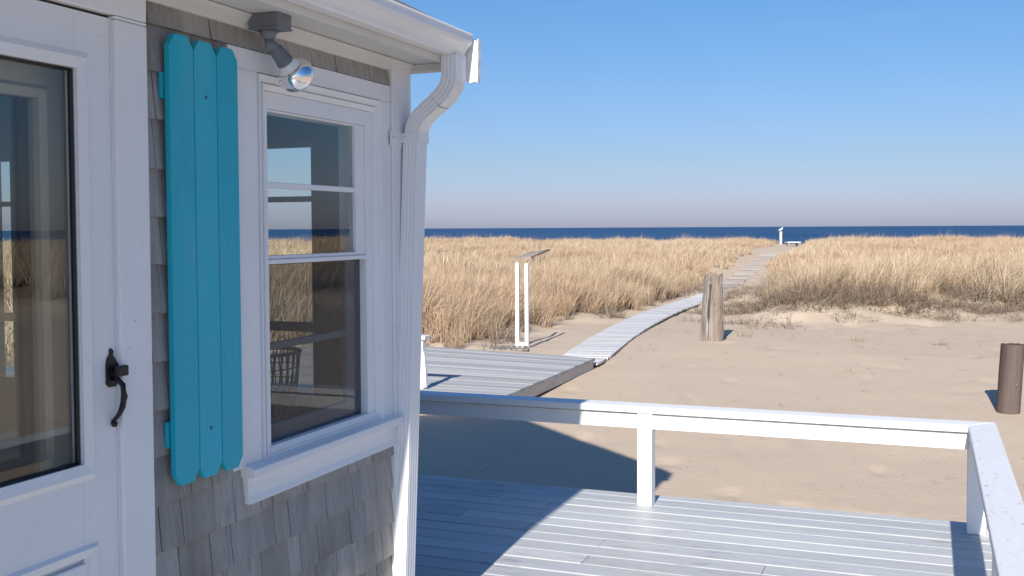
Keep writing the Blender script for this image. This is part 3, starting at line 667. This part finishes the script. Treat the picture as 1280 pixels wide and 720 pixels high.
# ------------------------------------------------------------------ flood lamp under the soffit
lamp = T('flood_lamp', 'outdoor spot lamp with mirrored bulb hanging under the cottage eaves', 'lamp', (.09, -1.18, 2.297))
b = B(); b.box(.035, .148, -1.222, -1.135, 2.249, 2.2965); b.build('junction_box', M['grey_metal'], lamp, .003)
b = B(); b.box(.033, .150, -1.224, -1.133, 2.244, 2.249); b.tube([(.085, -1.18, 2.244), (.085, -1.18, 2.228), (.085, -1.18, 2.214)], [.036, .026, .017], 18); b.build('cover_plate', M['grey_metal'], lamp)
a = Vector((.088, -1.178, 2.205)); e = Vector((.115, -1.055, 2.102)); dr_ = (e - a).normalized()
b = B(); b.tube([(.085, -1.18, 2.214), (.086, -1.180, 2.196), (.089, -1.173, 2.180)], [.014, .015, .014], 12)
b.tube([a + dr_ * t for t in (-.004, .012, .03, .034, .082, .084, .092)], [.012, .017, .019, .025, .028, .031, .031], 20); b.build('lamp_holder', M['grey_metal'], lamp)
b = B(); b.tube([a + dr_ * t for t in (.090, .100, .110, .116)], [.024, .028, .038, .044], 32, cap=False); bl = b.build('bulb', M['bulb'], lamp)
b = B(); cc = a + dr_ * .156; b.tube([a + dr_ * .1165, a + dr_ * .128, a + dr_ * .144] + [cc + dr_ * (.052 * math.sin(x)) for x in np.linspace(0, 1.56, 10)], [.0445, .055, .063] + [max(.0655 * math.cos(x), .001) for x in np.linspace(0, 1.56, 10)], 40); b.build('mirrored_cap', M['chrome'], bl)

XF['on'] = False
# ------------------------------------------------------------------ front deck
dk = T('wooden_deck', 'grey painted plank deck in front of the cottage', 'deck', (1.0, -1, 0))
SE = 1.80; QR = 2.56; BW = .142
b = B(); s = SE; r_ = random.Random(3); first = True
while s > -6.8:
    wd = .092 if first else BW - .007
    a = s - wd; qs = [-5.5 if s > OFS + .14 else OFQ + .004]
    cut = qs[0] + r_.uniform(.6, 3.4)
    segs = []
    x = qs[0]
    while cut < QR - .5: segs.append((x, cut - .0015)); x = cut + .0015; cut += r_.uniform(1.8, 3.2)
    segs.append((x, QR))
    for x0, x1 in segs:
        h = r_.uniform(-.0012, .0012); tn = min(1, max(0, r_.gauss(.5, .25)))
        c = .003
        b.prism([(a, -.026 + h), (s, -.026 + h), (s, -c + h), (s - c, h), (a + c, h), (a, -c + h)], x0, x1, 'x', tone=tn)
    s -= (wd + .007); first = False
b.build('deck_boards', M['deck'], dk)
b = B(); b.box(-5.5, QR, SE - .045, SE - .006, -.24, -.027); b.box(QR - .045, QR - .006, -6.8, SE - .05, -.24, -.027); b.build('rim_joist', M['white_rail'], dk)
b = B()
for k in range(12): b.box(-5.4 if k > 8 else .35, QR - .05, -6.6 + k * .72, -6.56 + k * .72, -.2, -.027)
b.build('joists', M['oldwood'], dk)
for qx, sx in ((-.9, 1.6), (.8, 1.6), (2.42, 1.6), (2.42, -1.2)):
    b = B(); b.box(qx - .06, qx + .06, sx - .06, sx + .06, -.75, -.245); b.build('footing_post', M['oldwood'], dk)

rl = T('deck_railing', 'low white wooden railing with flat cap round the deck edge', 'railing', (.7, 1.6, 0))
ZC = .565
b = B(); b.prism([(-5.4, 1.520), (2.374, 1.520), (2.505, 1.655), (-5.4, 1.655)], ZC - .038, ZC, 'z'); b.build('top_rail', M['white_rail'], rl, .005)
b = B(); b.prism([(2.3762, 1.5185), (2.368, -6.5), (2.508, -6.5), (2.5085, 1.6545)], ZC - .038, ZC + .001, 'z'); M['rail_side'] = wood('worn_rail_paint', (.70, .71, .72), (.66, .67, .68), (.68, .68, .67), (1, .1, 1), 20, .55, .05, .2, stain=((.10, .09, .08), (1.6, .8, 1), 22.0), stain_amt=(.60, .66)); b.build('side_top_rail', M['rail_side'], rl, .005, label='side rail cap with paint worn off in flecks')
b = B(); b.box(-5.4, 2.375, 1.551, 1.577, ZC - .130, ZC - .047); b.build('lower_rail', M['white_rail'], rl, .003)
b = B(); b.box(2.468, 2.494, -6.4, 1.55, ZC - .135, ZC - .045); b.build('side_lower_rail', M['white_rail'], rl, .003)
def post(q0, s0, q=.089, s=.045):
    b = B(); b.box(q0, q0 + q, s0, s0 + s, .001, ZC - .0385); b.build('post', M['white'], rl, .004)
post(.660, 1.534, .084, .086); post(-1.1, 1.534, .084, .086); post(-2.8, 1.534, .084, .086)
post(2.376, 1.562, .090, .088)
for s_ in (-.16, -1.9, -3.6, -5.3): post(2.400, s_ - .05, .066, .089)
for q_ in (2.470, 2.516):
    b = B(); b.box(q_, q_ + .042, 1.575, 1.66, .001, .062); b.build('base_block', M['white'], rl, .003)

# ------------------------------------------------------------------ lower platform beyond the railing
pl = T('low_platform', 'low weathered wooden platform on the sand at the foot of the boardwalk', 'platform', (-3.4, 7.7, -.3))
b = B(); zt = -.18; n = 25; sA = 6.06; r_ = random.Random(9)
for k in range(n):
    f0, f1 = k / n, (k + 1) / n - .0025
    sR = [sA + (9.40 - sA) * f for f in (f0, f1)]; sL = [sA + (10.30 - sA) * f for f in (f0, f1)]
    qr = [-1.915 - .05 * f for f in (f0, f1)]; h = zt + r_.uniform(-.003, .003); tn = r_.random()
    vs = [(-6.5, sL[0], h), (qr[0], sR[0], h), (qr[1], sR[1], h), (-6.5, sL[1], h)]; vs = [(x, y, z - .035) for x, y, z in vs] + vs
    b.add(vs, [(0, 3, 2, 1), (4, 5, 6, 7), (0, 1, 5, 4), (1, 2, 6, 5), (2, 3, 7, 6), (3, 0, 4, 7)], tn)
b.build('platform_boards', M['platform'], pl)
b = B(); b.prism([(-1.935, sA + .01), (-1.985, 9.38), (-2.025, 9.38), (-1.975, sA + .01)], zt - .155, zt - .037, 'z', tone=1.0); b.box(-6.5, -1.98, sA + .005, sA + .045, zt - .25, zt - .037, .3)
M['sideboard'] = wood('grey_side_board', (.62, .57, .52), (.45, .41, .37), (.52, .46, .40), (.3, .06, 1), 30, .85, .2, .6); b.build('side_board', M['sideboard'], pl)
for qx, sx in ((-2.1, 6.25), (-2.1, 9.0), (-4.2, 6.25)):
    b = B(); b.box(qx - .07, qx + .07, sx - .07, sx + .07, -.8, zt - .04); b.build('footing_post', M['oldwood'], pl)
# capped post of the far railing on the platform
cp = T('capped_white_post', 'short white post with flat cap on the platform, just behind the downspout', 'post', (-2.93, 6.15, zt))
b = B(); b.box(-2.995, -2.925, 6.12, 6.19, zt + .002, zt + .545); b.build('post', M['white'], cp, .003)
b = B(); b.box(-3.9, -2.885, 6.085, 6.225, zt + .546, zt + .582); b.build('cap', M['white'], cp, .003)
b = B(); b.prism([(-2.925, zt + .02), (-2.895, zt + .02), (-2.902, zt + .2), (-2.915, zt + .36), (-2.925, zt + .42)], 6.135, 6.175, 'y'); b.build('brace', M['white'], cp)

# ------------------------------------------------------------------ things out on the sand
def TW(name, label, cat, x, y, group=None, dz=0):
    return T(name, label, cat, (x, y, gz(x, y) + dz), house=False, group=group)
# pair of slim white posts
tp = TW('twin_post_stand', 'two tall slim white posts joined by a low block beside the platform', 'post', .155, 16.35)
bx, by, bz = tp.base
def rot(b, cx, cy, an):
    c, s = math.cos(an), math.sin(an); b.v = [(cx + (x - cx) * c - (y - cy) * s, cy + (x - cx) * s + (y - cy) * c, z) for x, y, z in b.v]
for dx in (-.075, .075):
    b = B(); b.box(bx + dx - .027, bx + dx + .027, by - .03, by + .03, bz - .1, bz + 1.30 + (0.01 if dx < 0 else -.005)); rot(b, bx, by, -.3); b.build('post', M['white'], tp, .003)
b = B(); b.box(bx - .047, bx + .047, by - .025, by + .025, bz - .05, bz + .085); rot(b, bx, by, -.3); b.build('base_block', M['white'], tp)
mt = TW('door_mat', 'small dark wooden mat on sand at the foot of the twin posts', 'mat', -.05, 15.95)
bx, by, bz = mt.base; b = B()
for k in range(7): b.box(bx - .30 + k * .085, bx - .225 + k * .085, by - .22, by + .22, bz + .005, bz + .03, random.random())
b.build('slats', M['oldwood'], mt)
# split driftwood post
dw = TW('driftwood_post', 'split silvery driftwood post standing in the sand beside the boardwalk', 'post', 3.20, 17.0)
bx, by, bz = dw.base
def stake(cx, cy, z0, z1, w0, w1, dpt, lean, seed, rough=.02, pw_=.6, bow=0.0, fl=(.82, 1.1), jag=.045):
    b = B(); n = 20; rings = 16; r_ = random.Random(seed); ph = [r_.uniform(*fl) for _ in range(n)]; vs = []
    for i in range(rings + 1):
        t = i / rings; wd = (w0 + (w1 - w0) * t) / 2
        for j in range(n):
            an = 2 * math.pi * j / n; cs, sn = math.cos(an), math.sin(an)
            ux = math.copysign(abs(cs) ** pw_, cs); uy = math.copysign(abs(sn) ** pw_, sn)
            k = ph[j] * (1 + rough * 2.5 * mnoise.noise(Vector((j * 1.7, t * 5, seed))))
            top = (r_.uniform(-jag, .0) if i == rings else 0)
            vs.append((cx + lean * t + bow * math.sin(math.pi * t) + ux * wd * k, cy + uy * dpt / 2 * k, z0 + (z1 - z0) * t + top))
    fs = [(i * n + j, i * n + (j + 1) % n, (i + 1) * n + (j + 1) % n, (i + 1) * n + j) for i in range(rings) for j in range(n)]
    fs += [tuple(range(n))[::-1]]
    c_i = len(vs); vs.append((cx + lean, cy, z1 - jag * 1.5)); fs += [(rings * n + j, rings * n + (j + 1) % n, c_i) for j in range(n)]
    b.add(vs, fs, .6, False); return b
stake(bx - .125, by + .02, bz - .2, bz + 1.13, .13, .075, .13, .055, 1, .16, .8, -.014, (.78, 1.1), .10).build('left_half', M['drift'], dw)
stake(bx + .055, by - .01, bz - .2, bz + 1.10, .26, .155, .15, .035, 2, .14, .7, -.016, (.8, 1.1), .07).build('right_half', M['drift'], dw)
stake(bx - .06, by + .03, bz - .2, bz + .93, .10, .045, .10, .035, 8, .06).build('rotten_core', M['rot'], dw)
b = B(); b.tube([(bx + .02, by - .09, bz + .6), (bx + .02, by - .11, bz + .6)], .008, 6); b.build('nail', M['rot'], dw)
# brown pile at the right
pe = TW('timber_pile', 'stout brown rotting timber pile standing in sand at the far right', 'pile', 5.17, 11.08)
bx, by, bz = pe.base
stake(bx, by, bz - .3, bz + .72, .228, .224, .22, .06, 5, .006, .9, 0, (.975, 1.02), .008).build('trunk', M['rot'], pe)
b = B(); b.tube([(bx + .05, by - .10, bz + .3), (bx + .05, by - .125, bz + .3)], .009, 7); b.build('bolt', M['grey_metal'], pe)
# far things
fp = TW('weathered_panel', 'bleached plank panel lying tilted in the grass above the twin posts', 'panel', .36, 33.0)
bx, by, bz = fp.base; b = B()
for k in range(5):
    y0 = by + k * .62; z0_ = 1.57 - (326.5 - 286) / F * (by) + .035 * k + .02; x0_ = bx - .42 + .14 * k
    pts_ = [(x0_, y0, z0_), (x0_ + .66, y0 + .1, z0_ + .10), (x0_ + .80, y0 + .68, z0_ + .125), (x0_ + .12, y0 + .58, z0_ + .03)]
    b.add(pts_ + [(x, y, z - .05) for x, y, z in pts_], [(0, 1, 2, 3), (7, 6, 5, 4), (0, 4, 5, 1), (1, 5, 6, 2), (2, 6, 7, 3), (3, 7, 4, 0)], random.random())
b.build('planks', M['oldwood'], fp)
for dx, dy in ((-.3, .2), (.15, .3), (.35, 3.0), (.75, 3.0)):
    b = B(); b.box(bx + dx - .04, bx + dx + .04, by + dy - .04, by + dy + .04, bz - .2, 1.57 - 40.5 / F * by + .0); b.build('leg', M['oldwood'], fp)
fx, fy = 14.9, 59.0
wp = TW('white_marker_post', 'small white post on the dune crest at the end of the path', 'post', fx, fy)
bx, by, bz = wp.base; b = B(); ztop = HEYE - (290.5 - 284.2) / F * fy
b.box(bx - .065, bx + .065, by - .065, by + .065, bz - .2, ztop - .03); b.build('post', M['sideboard'], wp, .01)
b = B(); b.box(bx - .08, bx + .08, by - .08, by + .08, ztop - .03, ztop); b.build('cap', M['walk'], wp)
b = B(); sc = 1.0; zb = ztop + .02
b.tube([(bx - .20, by, zb + .10), (bx - .10, by, zb + .12), (bx, by, zb + .15), (bx + .08, by, zb + .20), (bx + .11, by, zb + .26), (bx + .14, by, zb + .29), (bx + .18, by, zb + .285), (bx + .21, by, zb + .275)], [.01, .05, .085, .075, .045, .045, .03, .006], 10)
for dy in (-.02, .02): b.tube([(bx, by + dy, ztop), (bx + .01, by + dy, zb + .10)], .008, 5)
g = b.build('gull', M['feather']); tag(g.o, 'white gull perched on top of the small marker post', 'bird')
me_ = g.o.data; off = Vector((bx, by, ztop)); me_.transform(Matrix.Scale(.68, 4) @ Matrix.Translation(-off)); g.o.location = off
# far bench-like platform at the crest
ex, ey = 14.55, 56.0
be = TW('low_bench', 'low white slatted bench where the path meets the dune crest', 'bench', ex, ey)
bx, by, bz = be.base; b = B(); zt2 = bz + .24
for k in range(4): b.box(bx - .1, bx + .58, by - .3 + k * .17, by - .15 + k * .17, zt2 - .06, zt2, random.random())
b.build('seat', M['walk'], be)
for dx in (-.05, .52):
    for dy in (-.25, .3):
        b = B(); b.box(bx + dx - .04, bx + dx + .04, by + dy - .04, by + dy + .04, bz - .1, zt2 - .06); b.build('leg', M['oldwood'], be)
# reddish dead bush at the right, and small tufts on open sand
def plant(name, label, cat, x, y, n, h0, h1, base, spread, wid, mat, seed, group=None, lean=(0, 0), flop=.5):
    me = tuft_mesh(name, n, h0, h1, base, spread, wid, lean, mat, seed, 4, flop)
    o = bpy.data.objects.new(name, me); COL.objects.link(o); o.location = (x, y, gz(x, y)); tag(o, label, cat, group); return o
M['bush'] = grass_mat('reddish_dead_twigs', (.26, .16, .10), (.16, .095, .06), (.2, .12, .07), (.08, .05, .03))
plant('dead_bush', 'upright reddish dead bush rising from the grass bank at the far right', 'bush', 10.6, 23.4, 70, .5, 1.05, .10, .5, .012, M['bush'], 401)
G_ = 'dry tufts lying on open sand'
M['twig'] = grass_mat('dry_tuft_straw', (.34, .26, .17), (.20, .15, .10), (.3, .2, .1), (.12, .09, .06))
for x, y, lb, n, sp, sc in ((4.35, 13.75, 'small dry sprig lying on open sand between driftwood post and timber pile', 12, 1.6, .16),
                     (6.6, 16.4, 'flat dark clump of dead grass on sand below the right bank', 40, 2.2, .20),
                     (5.5, 16.9, 'spiky dry tuft on sand below the scrub, left of the flat dark clump', 26, 1.5, .22),
                     (3.85, 17.6, 'straw tuft growing at the right foot of the driftwood post', 30, 1.0, .26),
                     (6.2, 15.0, 'thin wisp of straw on sand left of the timber pile', 7, 1.4, .13)):
    plant('dry_tuft', lb, 'tuft', x, y, n, sc * .5, sc, sc * .45, sp, .006, M['twig'], int(x * 100), G_, (.3, 0), 1.2)
